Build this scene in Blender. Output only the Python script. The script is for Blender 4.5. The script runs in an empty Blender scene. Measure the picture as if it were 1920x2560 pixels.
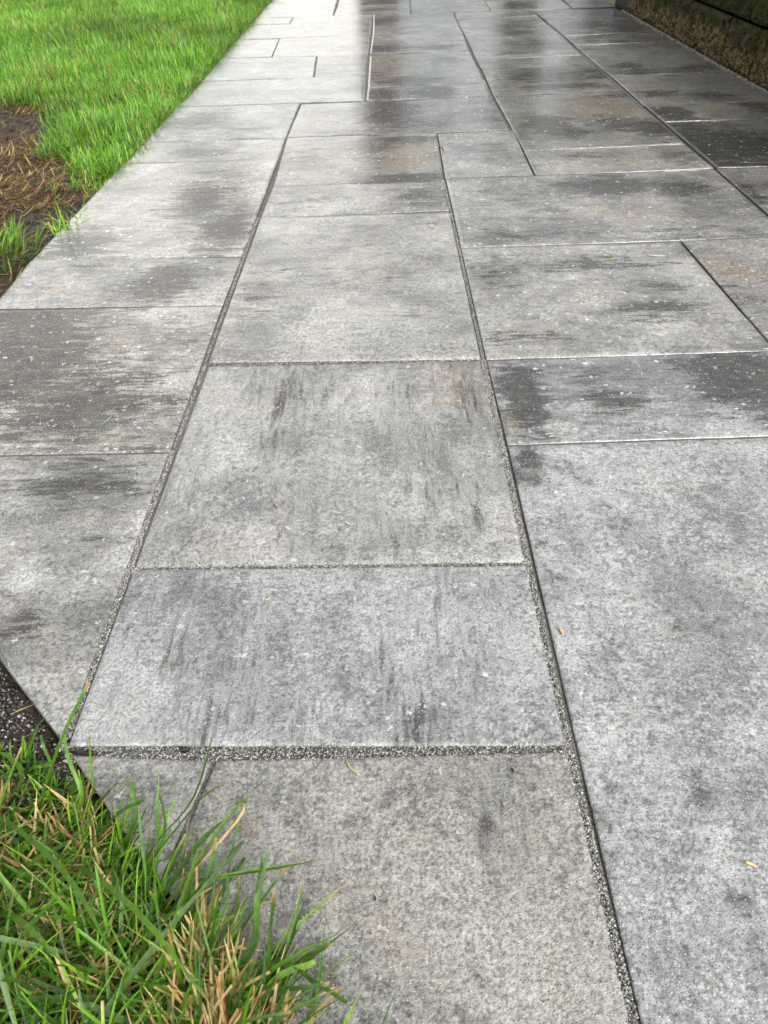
import bpy, math, json
import numpy as np
scene=bpy.context.scene
# ---------------------------------------------------------------- camera
from mathutils import Matrix, Vector
cam_d=bpy.data.cameras.new('camera'); cam=bpy.data.objects.new('camera',cam_d); scene.collection.objects.link(cam); scene.camera=cam
cam_d.sensor_fit='HORIZONTAL'; cam_d.sensor_width=36.; cam_d.lens=36*1774/1920; cam_d.clip_start=.02; cam_d.clip_end=1500
rt=Vector((.99957146,-.00514765,-.02881646)); up=Vector((.02485057,.66948387,.7424108)); fw=Vector((-.01547049,.74280876,-.66932489))
M=Matrix((rt,up,-fw)).transposed().to_4x4(); M.translation=(0,0,.8); cam.matrix_world=M
cam_d.dof.use_dof=True; cam_d.dof.focus_distance=1.25; cam_d.dof.aperture_fstop=17.
# ---------------------------------------------------------------- sky, sun, exposure
SUN_EL=math.radians(44); SUN_AZ=math.radians(148)      # azimuth clockwise from +y: behind the camera, to the right
world=bpy.data.worlds.new('World'); scene.world=world; world.use_nodes=True; nt=world.node_tree; bg=nt.nodes['Background']
sky=nt.nodes.new('ShaderNodeTexSky'); sky.sky_type='NISHITA'; sky.sun_disc=False; sky.sun_elevation=SUN_EL; sky.sun_rotation=SUN_AZ; sky.air_density=1.; sky.dust_density=6.; sky.ozone_density=1.
hsv=nt.nodes.new('ShaderNodeHueSaturation'); hsv.inputs['Saturation'].default_value=.16
nt.links.new(sky.outputs[0],hsv.inputs['Color']); nt.links.new(hsv.outputs[0],bg.inputs[0]); bg.inputs[1].default_value=.15
sd=bpy.data.lights.new('sun','SUN'); sd.energy=1.5; sd.angle=math.radians(10); sd.color=(1.,.96,.9)
so=bpy.data.objects.new('sun',sd); scene.collection.objects.link(so)
D=Vector((math.sin(SUN_AZ)*math.cos(SUN_EL),math.cos(SUN_AZ)*math.cos(SUN_EL),math.sin(SUN_EL))); so.rotation_euler=D.to_track_quat('Z','Y').to_euler(); so.location=(3,-4,6)
vs=scene.view_settings; vs.view_transform='Standard'; vs.look='None'; vs.exposure=.76; vs.gamma=1.; vs.use_curve_mapping=False
# ---------------------------------------------------------------- surveyed ground plan (metres): slab corners TL TR BR BL, stain marks with some reflections painted in, long blades
SLABS={"A1":[[-1.02,1.078],[-0.419,1.07],[-0.42,0.462],[-0.72,0.758]],"A2":[[-1.02,1.698],[-0.42,1.685],[-0.419,1.07],[-1.02,1.078]],"A3":[[-1.031,2.007],[-0.415,1.992],[-0.42,1.685],[-1.02,1.698]],"A4":[[-1.008,2.919],[-0.408,2.89],[-0.415,1.992],[-1.031,2.007]],"A5":[[-0.999,3.199],[-0.409,3.206],[-0.408,2.89],[-1.008,2.919]],"A6":[[-0.992,3.796],[-0.397,3.784],[-0.409,3.206],[-0.999,3.199]],"A7":[[-0.975,4.349],[-0.096,4.357],[-0.092,3.796],[-0.992,3.796]],"A8":[[-0.979,4.972],[-0.395,4.953],[-0.374,4.362],[-0.975,4.349]],"A8b":[[-0.395,4.953],[-0.088,4.947],[-0.096,4.357],[-0.374,4.362]],"A9":[[-0.979,5.628],[-0.687,5.6],[-0.668,4.966],[-0.979,4.972]],"A9b":[[-0.687,5.6],[-0.082,5.615],[-0.088,4.947],[-0.668,4.966]],"A10":[[-0.98,6.247],[-0.078,6.192],[-0.082,5.615],[-0.979,5.628]],"A11":[[-0.966,6.571],[-0.685,6.545],[-0.68,6.235],[-0.98,6.247]],"A11b":[[-0.685,6.545],[-0.074,6.521],[-0.078,6.192],[-0.68,6.235]],"A12":[[-0.964,7.373],[-0.381,7.343],[-0.373,6.542],[-0.966,6.571]],"B12":[[-0.364,7.038],[0.226,7.085],[0.21,6.504],[-0.373,6.542]],"B13":[[-0.37,7.652],[0.24,7.644],[0.226,7.085],[-0.364,7.038]],"A13":[[-0.957,8.796],[-0.388,8.79],[-0.381,7.343],[-0.964,7.373]],"B14":[[-0.388,8.79],[0.272,8.753],[0.24,7.644],[-0.37,7.652]],"C12":[[0.24,7.644],[0.848,7.636],[0.823,6.478],[0.21,6.504]],"C13":[[0.827,7.07],[1.446,7.049],[1.424,6.474],[0.823,6.478]],"C14":[[0.9,8.8],[1.505,8.8],[1.446,7.049],[0.827,7.07]],"C15":[[0.272,8.79],[0.9,8.8],[0.848,7.636],[0.24,7.644]],"D12":[[1.491,7.85],[1.752,7.846],[1.752,6.469],[1.424,6.474]],"B10":[[-0.074,6.521],[0.537,6.476],[0.529,5.912],[-0.071,5.923]],"B9":[[-0.071,5.923],[0.529,5.912],[0.531,5.596],[-0.074,5.598]],"B8":[[-0.074,5.598],[0.531,5.596],[0.516,4.987],[-0.085,4.947]],"B7a":[[-0.085,4.947],[0.516,4.987],[0.515,4.106],[-0.088,4.072]],"B7b":[[-0.088,4.072],[0.515,4.106],[0.505,3.806],[-0.092,3.796]],"B6":[[-0.397,3.784],[0.505,3.806],[0.513,3.215],[-0.409,3.206]],"B5":[[-0.409,3.206],[0.211,3.192],[0.201,2.59],[-0.399,2.594]],"B5c":[[0.211,3.192],[0.524,3.214],[0.517,2.615],[0.202,2.607]],"B4":[[-0.399,2.594],[0.201,2.59],[0.199,2.305],[-0.404,2.297]],"B3":[[-0.404,2.297],[0.199,2.305],[0.2,1.379],[-0.409,1.39]],"B2":[[-0.409,1.39],[0.2,1.379],[0.204,0.761],[-0.416,0.771]],"B1":[[-0.416,0.771],[0.204,0.761],[0.206,0.449],[-0.42,0.462]],"B0a":[[-0.415,0.457],[-0.228,0.446],[-0.262,0.3],[-0.335,0.373]],"B0":[[-0.228,0.446],[0.206,0.449],[0.217,-0.179],[-0.262,0.3]],"C10":[[0.537,6.476],[1.125,6.476],[1.12,6.177],[0.527,6.165]],"C9":[[0.527,6.165],[1.12,6.177],[1.139,5.347],[0.528,5.326]],"C8":[[0.528,5.326],[1.139,5.347],[1.125,4.702],[0.518,4.682]],"C7":[[0.518,4.682],[1.125,4.702],[1.132,4.42],[0.522,4.398]],"C6":[[0.522,4.398],[1.132,4.42],[1.131,3.837],[0.514,3.797]],"C5":[[0.514,3.797],[1.131,3.837],[1.139,2.935],[0.521,2.92]],"C4":[[0.521,2.92],[1.139,2.935],[1.146,2.634],[0.517,2.615]],"C3":[[0.202,2.607],[1.146,2.634],[1.148,2.022],[0.203,1.999]],"D10":[[1.125,6.476],[1.752,6.469],[1.752,5.934],[1.132,5.899]],"D9":[[1.132,5.899],[1.752,5.934],[1.752,5.373],[1.139,5.333]],"D8":[[1.139,5.333],[1.752,5.373],[1.752,5.028],[1.141,5.024]],"D7":[[1.141,5.024],[1.752,5.028],[1.752,4.146],[1.147,4.147]],"D6":[[1.147,4.147],[1.752,4.146],[1.752,3.543],[1.147,3.539]],"D5":[[1.147,3.539],[1.752,3.543],[1.752,3.266],[1.148,3.25]],"D4":[[1.148,3.25],[1.752,3.266],[1.752,2.617],[1.147,2.634]],"D3":[[1.147,2.634],[1.752,2.617],[1.752,2.037],[1.148,2.022]],"E2":[[0.203,1.999],[0.83,2.008],[0.842,1.384],[0.205,1.375]],"E1":[[0.205,1.375],[0.842,1.384],[0.842,1.073],[0.209,1.065]],"E0":[[0.209,1.065],[0.842,1.073],[0.842,-0.3],[0.215,-0.3]],"F2":[[0.83,2.008],[1.148,2.022],[1.148,1.4],[0.842,1.384]],"F3":[[1.148,2.022],[1.752,2.037],[1.752,1.39],[1.148,1.395]],"F1":[[0.842,1.384],[1.752,1.39],[1.752,0.5],[0.842,0.5]],"F0":[[0.842,0.5],[1.752,0.5],[1.752,-0.3],[0.842,-0.3]],"D13":[[1.51,8.8],[1.752,8.8],[1.752,7.846],[1.491,7.85]],"Z00":[[-0.96,9.4],[-0.1,9.4],[-0.1,8.81],[-0.96,8.81]],"Z01":[[-0.1,9.4],[0.53,9.4],[0.53,8.81],[-0.1,8.81]],"Z02":[[0.53,9.4],[1.14,9.4],[1.14,8.81],[0.53,8.81]],"Z03":[[1.14,9.4],[1.752,9.4],[1.752,8.81],[1.14,8.81]],"Z10":[[-0.96,10.0],[-0.1,10.0],[-0.1,9.4],[-0.96,9.4]],"Z11":[[-0.1,10.0],[0.53,10.0],[0.53,9.4],[-0.1,9.4]],"Z12":[[0.53,10.0],[1.14,10.0],[1.14,9.4],[0.53,9.4]],"Z13":[[1.14,10.0],[1.752,10.0],[1.752,9.4],[1.14,9.4]],"Z20":[[-0.96,10.6],[-0.1,10.6],[-0.1,10.0],[-0.96,10.0]],"Z21":[[-0.1,10.6],[0.53,10.6],[0.53,10.0],[-0.1,10.0]],"Z22":[[0.53,10.6],[1.14,10.6],[1.14,10.0],[0.53,10.0]],"Z23":[[1.14,10.6],[1.752,10.6],[1.752,10.0],[1.14,10.0]]}
MARKS={"A2":[[-0.896,1.474,0.247,0.325,1.0,0],[-0.647,1.245,0.219,0.2,0.75,0],[-0.897,1.654,0.246,0.068,0.95,0],[-0.513,1.509,0.114,0.123,0.3,0],[-0.637,1.516,0.248,0.124,0.6,1],[-0.4,1.176,0.032,0.088,0.5,2],[-0.429,1.123,0.031,0.027,0.5,0]],"A3":[[-0.599,1.832,0.087,0.112,1.2,0],[-0.716,1.803,0.065,0.077,0.35,0],[-0.898,1.803,0.077,0.046,0.8,1],[-0.867,1.942,0.092,0.057,0.35,0]],"A4":[[-0.495,2.23,0.069,0.18,0.75,0],[-0.445,2.144,0.031,0.099,0.7,0],[-0.629,2.477,0.11,0.213,0.6,0],[-0.923,2.12,0.111,0.15,0.55,0],[-0.69,2.263,0.115,0.224,0.5,2]],"A5":[[-0.737,3.051,0.146,0.126,0.5,0]],"A6":[[-0.829,3.54,0.11,0.224,0.5,0],[-0.626,3.381,0.158,0.067,0.35,0]],"A8":[[-0.785,4.783,0.282,0.096,0.3,0]],"B6":[[-0.173,3.262,0.217,0.063,0.45,0],[0.014,3.606,0.162,0.271,0.8,0],[0.063,3.359,0.253,0.134,0.4,0]],"B5":[[0.068,2.899,0.113,0.204,1.7,1],[0.046,2.623,0.139,0.053,1.2,0],[0.057,3.116,0.143,0.046,0.9,0],[-0.055,3.073,0.064,0.238,0.6,0],[0.137,3.107,0.079,0.058,0.7,0],[-0.311,2.889,0.182,0.215,0.3,0]],"B4":[[0.109,2.447,0.118,0.121,0.5,0],[-0.276,2.444,0.133,0.08,0.25,0]],"B3":[[-0.353,1.719,0.072,0.228,0.55,0],[-0.184,1.815,0.17,0.132,0.35,0],[0.065,1.658,0.119,0.091,0.35,0],[-0.089,1.834,0.128,0.191,0.4,1],[-0.072,1.541,0.189,0.082,0.4,2],[0.137,2.243,0.074,0.07,0.4,0],[-0.013,2.018,0.16,0.122,0.3,0]],"B2":[[-0.208,1.261,0.092,0.088,0.55,0],[-0.226,1.121,0.019,0.069,0.8,0],[0.025,1.25,0.041,0.062,0.5,0],[0.141,1.267,0.091,0.148,0.5,0],[0.141,1.267,0.107,0.166,0.8,1],[-0.146,1.206,0.161,0.123,0.4,1],[-0.176,0.845,0.02,0.102,0.4,0],[-0.012,0.858,0.017,0.092,0.4,0],[0.141,0.872,0.059,0.139,0.35,0],[-0.093,1.326,0.298,0.023,0.4,2],[-0.296,0.929,0.084,0.09,0.35,0],[0.046,0.97,0.084,0.145,0.35,0]],"B1":[[0.005,0.487,0.111,0.041,0.55,0],[-0.023,0.566,0.027,0.054,0.5,0],[0.086,0.617,0.072,0.105,0.4,0],[-0.225,0.498,0.046,0.042,0.4,0],[-0.153,0.496,0.031,0.042,0.4,0],[-0.289,0.613,0.113,0.097,0.35,0],[-0.117,0.736,0.183,0.025,0.4,2]],"B0":[[-0.174,0.363,0.027,0.063,0.55,1],[-0.177,0.368,0.018,0.053,0.35,0],[0.024,0.369,0.027,0.043,0.5,1],[0.056,0.26,0.082,0.081,0.35,1],[-0.09,0.301,0.069,0.038,0.3,0],[0.108,0.349,0.04,0.056,0.35,0]],"B0a":[[-0.264,0.388,0.033,0.03,0.35,0]],"A1":[[-0.579,1.007,0.155,0.099,0.7,0],[-0.543,0.656,0.047,0.046,0.7,0],[-0.575,0.694,0.024,0.02,0.8,1],[-0.582,0.759,0.038,0.053,0.8,2],[-0.485,0.837,0.053,0.049,0.4,0],[-0.388,0.562,0.027,0.054,0.4,2],[-0.464,0.957,0.057,0.105,0.4,0]],"E1":[[0.266,1.215,0.048,0.149,1.1,0],[0.277,1.131,0.031,0.041,0.7,0],[0.725,1.283,0.121,0.132,1.05,0],[0.425,1.315,0.05,0.041,0.5,0],[0.461,1.191,0.109,0.089,0.6,0],[0.238,1.133,0.061,0.055,0.9,1],[0.591,1.13,0.112,0.041,0.4,2]],"E0":[[0.24,0.996,0.043,0.084,0.8,0],[0.24,0.83,0.032,0.142,0.5,0],[0.253,0.701,0.053,0.074,0.45,0],[0.358,0.376,0.02,0.031,0.9,0],[0.333,0.491,0.03,0.047,0.45,0],[0.345,0.405,0.018,0.046,0.5,0],[0.481,0.9,0.106,0.156,0.5,2],[0.222,0.36,0.054,0.057,0.4,0],[0.344,0.256,0.024,0.034,0.5,0],[0.249,0.221,0.047,0.021,0.4,0],[0.325,0.959,0.083,0.056,0.35,0],[0.441,0.679,0.069,0.097,0.4,0],[0.363,0.807,0.044,0.117,0.35,0]],"E2":[[0.593,1.875,0.241,0.059,0.6,0],[0.697,1.718,0.069,0.037,0.7,0],[0.636,1.61,0.104,0.03,0.9,0],[0.625,1.538,0.11,0.032,0.5,0],[0.535,1.717,0.198,0.121,0.5,1],[0.715,1.474,0.053,0.057,0.6,1],[0.513,1.395,0.172,0.02,0.6,2],[0.294,1.461,0.108,0.047,0.35,0],[0.285,1.833,0.063,0.105,0.35,0]],"F2":[[0.894,1.789,0.091,0.155,1.0,1],[0.872,1.649,0.057,0.113,0.4,0]],"C3":[[0.739,2.487,0.194,0.09,0.75,0],[0.965,2.445,0.101,0.079,0.8,0],[0.842,2.055,0.156,0.027,0.9,0],[0.73,2.243,0.297,0.142,0.7,1],[0.366,2.385,0.153,0.157,0.5,2],[0.505,2.098,0.229,0.031,0.4,0],[0.385,2.077,0.183,0.037,0.35,0]],"C4":[[0.778,2.772,0.28,0.122,0.7,1],[1.051,2.766,0.083,0.121,0.45,0],[0.591,2.866,0.088,0.051,0.4,0],[0.722,2.852,0.13,0.04,0.5,0]],"C5":[[0.679,3.281,0.097,0.161,0.9,0],[0.736,3.152,0.094,0.089,0.9,0],[1.079,3.169,0.093,0.121,0.8,0],[1.054,3.027,0.105,0.055,0.5,0],[0.949,3.516,0.237,0.337,1.0,1],[0.969,3.245,0.127,0.125,0.5,0],[1.106,3.719,0.124,0.078,0.5,0]],"C6":[[0.8,4.202,0.159,0.155,0.95,0],[0.858,3.964,0.225,0.069,0.8,0],[1.018,4.074,0.153,0.185,0.8,1],[1.067,4.208,0.118,0.135,0.5,0]],"C8":[[0.949,5.089,0.14,0.189,0.55,0],[0.772,4.863,0.135,0.061,0.5,0]],"C9":[[0.891,5.697,0.103,0.336,0.7,0],[0.891,5.697,0.129,0.336,0.6,1]],"C7":[[0.838,4.558,0.191,0.077,0.6,0],[0.838,4.558,0.212,0.099,0.8,1]],"B7a":[[0.122,4.186,0.183,0.086,0.9,0],[0.001,4.648,0.156,0.489,1.2,1],[-0.022,4.335,0.084,0.207,0.6,0]],"B7b":[[0.232,3.946,0.125,0.121,1.0,0],[-0.022,3.924,0.116,0.12,0.8,0]],"B9":[[0.034,5.75,0.161,0.116,0.9,0],[0.331,5.736,0.159,0.099,0.6,0]],"B8":[[0.003,5.11,0.194,0.135,0.8,0],[0.344,5.098,0.215,0.08,0.6,0]],"B10":[[0.009,6.209,0.144,0.192,0.8,0]],"B12":[[0.012,6.753,0.186,0.066,0.9,0]],"B13":[[0.014,7.238,0.198,0.15,0.9,0]],"D5":[[1.226,3.388,0.09,0.135,0.9,0],[1.416,3.396,0.097,0.107,1.0,1],[1.614,3.425,0.081,0.102,0.7,0]],"D4":[[1.255,2.895,0.242,0.242,1.0,0],[1.218,3.152,0.092,0.119,0.6,0],[1.172,3.158,0.092,0.12,0.6,1]],"D6":[[1.281,3.815,0.143,0.208,0.9,1],[1.258,3.737,0.123,0.094,0.5,0],[1.668,3.798,0.21,0.249,0.5,2],[1.504,3.701,0.138,0.077,0.5,0]],"D7":[[1.577,4.539,0.184,0.177,0.9,2],[1.274,4.375,0.081,0.166,0.7,0],[1.656,4.259,0.136,0.088,0.6,0],[1.532,4.846,0.174,0.122,0.5,1],[1.302,4.169,0.116,0.056,0.5,0]],"D8":[[1.365,5.214,0.187,0.111,1.0,0],[1.585,5.212,0.116,0.097,0.7,0]],"D9":[[1.373,5.707,0.177,0.198,0.85,0],[1.589,5.61,0.148,0.225,0.6,0],[1.589,5.61,0.148,0.225,0.6,1],[1.39,5.431,0.145,0.059,0.5,0]],"D10":[[1.581,6.261,0.164,0.154,0.5,0],[1.375,5.968,0.158,0.07,0.5,0]],"C13":[[1.045,6.778,0.12,0.224,0.8,0]],"D12":[[1.683,6.702,0.173,0.219,0.7,0],[1.683,6.702,0.173,0.219,0.7,1]],"D3":[[1.152,2.388,0.074,0.157,0.5,0]],"A7":[[-0.522,4.04,0.322,0.09,0.3,0]],"C10":[[0.942,6.258,0.14,0.076,0.5,0]]}
HERO=[[[-0.2673,0.3353,0.0],[-0.2226,0.3646,0.0558],[-0.2088,0.4393,0.09],0.0052,0],[[-0.2684,0.3284,0.0],[-0.2609,0.3525,0.0558],[-0.26,0.3824,0.09],0.003,0],[[-0.301,0.3429,0.0],[-0.2697,0.3585,0.0434],[-0.2441,0.3802,0.07],0.003,1],[[-0.245,0.3575,0.0],[-0.2165,0.374,0.0372],[-0.1895,0.3842,0.06],0.003,0],[[-0.2389,0.3016,0.0],[-0.2117,0.3189,0.0434],[-0.1841,0.3393,0.07],0.006,2],[[-0.2307,0.2934,0.0],[-0.1809,0.3524,0.0434],[-0.1544,0.3671,0.07],0.004,1],[[-0.1838,0.2598,0.0],[-0.1864,0.3061,0.0074],[-0.1846,0.3725,0.012],0.0045,3],[[-0.2216,0.2905,0.0],[-0.1475,0.2992,0.0186],[-0.0822,0.3111,0.03],0.004,0],[[-0.2146,0.2872,0.0],[-0.1729,0.2981,0.0174],[-0.105,0.309,0.028],0.004,1],[[-0.1498,0.2302,0.0],[-0.1432,0.2611,0.0496],[-0.14,0.3,0.08],0.006,0],[[-0.1525,0.2268,0.0],[-0.1418,0.2699,0.0558],[-0.1308,0.3012,0.09],0.006,2],[[-0.1338,0.2027,0.0],[-0.1294,0.233,0.0372],[-0.1275,0.2675,0.06],0.005,0],[[-0.1247,0.2126,0.0],[-0.1092,0.2416,0.031],[-0.1004,0.28,0.05],0.003,0],[[-0.1238,0.2119,0.0],[-0.1073,0.2416,0.031],[-0.0961,0.2698,0.05],0.003,2],[[-0.1074,0.2124,0.0],[-0.0861,0.2189,0.031],[-0.0715,0.2253,0.05],0.0075,0],[[-0.1286,0.2195,0.0],[-0.0899,0.2007,0.0186],[-0.0551,0.1822,0.03],0.0065,0],[[-0.1294,0.1911,0.0],[-0.0999,0.1928,0.0248],[-0.0719,0.195,0.04],0.0045,2],[[-0.4715,0.3778,0.0],[-0.3368,0.2858,0.062],[-0.2435,0.1878,0.1],0.0055,0],[[-0.3624,0.3206,0.0],[-0.257,0.2497,0.062],[-0.158,0.1599,0.1],0.0055,1],[[-0.4277,0.2717,0.0],[-0.3629,0.2409,0.0558],[-0.3044,0.201,0.09],0.006,1],[[-0.4235,0.4008,0.0],[-0.3874,0.4386,0.062],[-0.366,0.4899,0.1],0.0055,0],[[-0.4634,0.4396,0.0],[-0.4384,0.4525,0.0372],[-0.4226,0.4772,0.06],0.0035,2],[[-0.368,0.3891,0.0],[-0.3844,0.4205,0.0372],[-0.3963,0.4508,0.06],0.0045,1],[[-0.3567,0.3923,0.0],[-0.3569,0.4149,0.0372],[-0.3665,0.4512,0.06],0.003,1],[[-0.2977,0.3585,0.0],[-0.3001,0.3786,0.031],[-0.3054,0.3974,0.05],0.005,0],[[-0.3417,0.3493,0.0],[-0.308,0.3554,0.0372],[-0.28,0.3641,0.06],0.0055,2],[[-0.3651,0.3843,0.0],[-0.3295,0.3862,0.031],[-0.3004,0.3921,0.05],0.0022,4],[[-0.4219,0.431,0.0],[-0.426,0.4436,0.0248],[-0.4332,0.4572,0.04],0.004,0],[[-0.4574,0.4276,0.0],[-0.4641,0.4314,0.0248],[-0.4768,0.4361,0.04],0.006,0],[[-0.1843,0.3564,0.0],[-0.1785,0.3671,0.031],[-0.1747,0.3536,0.05],0.003,4],[[-0.1268,0.2026,0.0],[-0.0908,0.214,0.0186],[-0.0861,0.2175,0.03],0.006,1],[[-0.2061,0.2527,0.0],[-0.205,0.2782,0.0248],[-0.1952,0.2453,0.04],0.003,4],[[-0.1763,0.332,0.0],[-0.192,0.3064,0.0124],[-0.2354,0.2961,0.02],0.004,3],[[-0.262,0.3378,0.0],[-0.2717,0.3797,0.0372],[-0.2669,0.342,0.06],0.004,0]]
# ---------------------------------------------------------------- helpers
col=scene.collection
def link(o,parent=None):
    col.objects.link(o)
    if parent is not None: o.parent=parent
    return o
def mesh_obj(name,verts,faces,mat,parent=None,smooth=False):
    me=bpy.data.meshes.new(name); me.from_pydata([tuple(v) for v in verts],[],[tuple(f) for f in faces]); me.update()
    if mat: me.materials.append(mat)
    if smooth: me.polygons.foreach_set('use_smooth',[True]*len(me.polygons))
    return link(bpy.data.objects.new(name,me),parent)
def fast_mesh(name,V,quads=None,tris=None):
    """numpy verts and faces into a mesh"""
    me=bpy.data.meshes.new(name); me.vertices.add(len(V)); me.vertices.foreach_set('co',np.asarray(V,np.float32).ravel())
    L=[];st=[];n=0;tot=[]
    if quads is not None and len(quads):
        L.append(quads.ravel()); st.append(np.arange(len(quads))*4); tot.append(np.full(len(quads),4)); n=len(quads)*4
    if tris is not None and len(tris):
        L.append(tris.ravel()); st.append(n+np.arange(len(tris))*3); tot.append(np.full(len(tris),3))
    L=np.concatenate(L);st=np.concatenate(st)
    me.loops.add(len(L)); me.loops.foreach_set('vertex_index',L.astype(np.int32))
    me.polygons.add(len(st)); me.polygons.foreach_set('loop_start',st.astype(np.int32))
    me.update(calc_edges=True); me.validate(); return me
def vcol(me,name,arr):
    a=me.attributes.new(name,'FLOAT_COLOR','POINT'); a.data.foreach_set('color',np.asarray(arr,np.float32).ravel())
def tag(o,label=None,cat=None,group=None,kind=None):
    if label: o['label']=label
    if cat: o['category']=cat
    if group: o['group']=group
    if kind: o['kind']=kind
    return o
def empty(name,loc=(0,0,0)):
    o=bpy.data.objects.new(name,None); o.location=loc; return link(o)
def vnoise(x,y,s,seed=0):
    """smooth value noise, numpy"""
    x=np.asarray(x)*s+seed*17.3; y=np.asarray(y)*s+seed*9.1
    i=np.floor(x);j=np.floor(y);u=x-i;v=y-j;u=u*u*(3-2*u);v=v*v*(3-2*v)
    h=lambda a,b:(np.sin(a*127.1+b*311.7+seed*7.7)*43758.5453)%1.0
    return (h(i,j)*(1-u)+h(i+1,j)*u)*(1-v)+(h(i,j+1)*(1-u)+h(i+1,j+1)*u)*v
class N:
    """small node-tree builder"""
    def __init__(s,name):
        s.m=bpy.data.materials.new(name); s.m.use_nodes=True; s.t=s.m.node_tree; s.t.nodes.clear()
        s.out=s.n('ShaderNodeOutputMaterial')
    def n(s,ty,**k):
        x=s.t.nodes.new(ty)
        for a,b in k.items(): setattr(x,a,b)
        return x
    def l(s,a,b): s.t.links.new(a,b)
    def put(s,sock,v):
        if hasattr(v,'is_linked') or isinstance(v,bpy.types.NodeSocket): s.l(v,sock)
        else:
            if sock.type=='RGBA' and not hasattr(v,'__len__'): v=(v,v,v,1)
            if sock.type=='RGBA' and len(v)==3: v=(*v,1)
            sock.default_value=v
    def math(s,op,a,b=None,c=None,clamp=False):
        x=s.n('ShaderNodeMath',operation=op,use_clamp=clamp); s.put(x.inputs[0],a)
        if b is not None: s.put(x.inputs[1],b)
        if c is not None: s.put(x.inputs[2],c)
        return x.outputs[0]
    def vm(s,op,a,b):
        x=s.n('ShaderNodeVectorMath',operation=op); s.put(x.inputs[0],a); s.put(x.inputs[1],b); return x.outputs[0]
    def noise(s,v,scale,detail=2,rough=.5,dist=0):
        x=s.n('ShaderNodeTexNoise'); s.put(x.inputs['Vector'],v); x.inputs['Scale'].default_value=scale
        x.inputs['Detail'].default_value=detail; x.inputs['Roughness'].default_value=rough; x.inputs['Distortion'].default_value=dist
        return x.outputs['Fac']
    def vor(s,v,scale,rnd=1.0):
        x=s.n('ShaderNodeTexVoronoi'); s.put(x.inputs['Vector'],v); x.inputs['Scale'].default_value=scale; x.inputs['Randomness'].default_value=rnd
        return x.outputs['Distance'],x.outputs['Color']
    def ramp(s,f,a,b,lo=0.,hi=1.,smooth=True):
        x=s.n('ShaderNodeMapRange'); x.interpolation_type='SMOOTHSTEP' if smooth else 'LINEAR'
        s.put(x.inputs[0],f)
        for i,v in enumerate((a,b,lo,hi)): s.put(x.inputs[i+1],v)
        return x.outputs[0]
    def mix(s,f,a,b,blend='MIX'):
        x=s.n('ShaderNodeMix',data_type='RGBA',blend_type=blend,clamp_factor=True)
        s.put(x.inputs[0],f); s.put(x.inputs[6],a); s.put(x.inputs[7],b); return x.outputs[2]
    def attr(s,name,ty='GEOMETRY'): return s.n('ShaderNodeAttribute',attribute_name=name,attribute_type=ty)
    def sep(s,c):
        x=s.n('ShaderNodeSeparateColor'); s.put(x.inputs[0],c); return x.outputs
    def bump(s,h,strength,dist,normal=None):
        x=s.n('ShaderNodeBump'); s.put(x.inputs['Strength'],strength); x.inputs['Distance'].default_value=dist; s.put(x.inputs['Height'],h)
        if normal is not None: s.put(x.inputs['Normal'],normal)
        return x.outputs[0]
    def bsdf(s,**k):
        x=s.n('ShaderNodeBsdfPrincipled')
        for a,b in k.items(): s.put(x.inputs[a.replace('_',' ')],b)
        s.l(x.outputs[0],s.out.inputs[0]); return x

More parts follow.
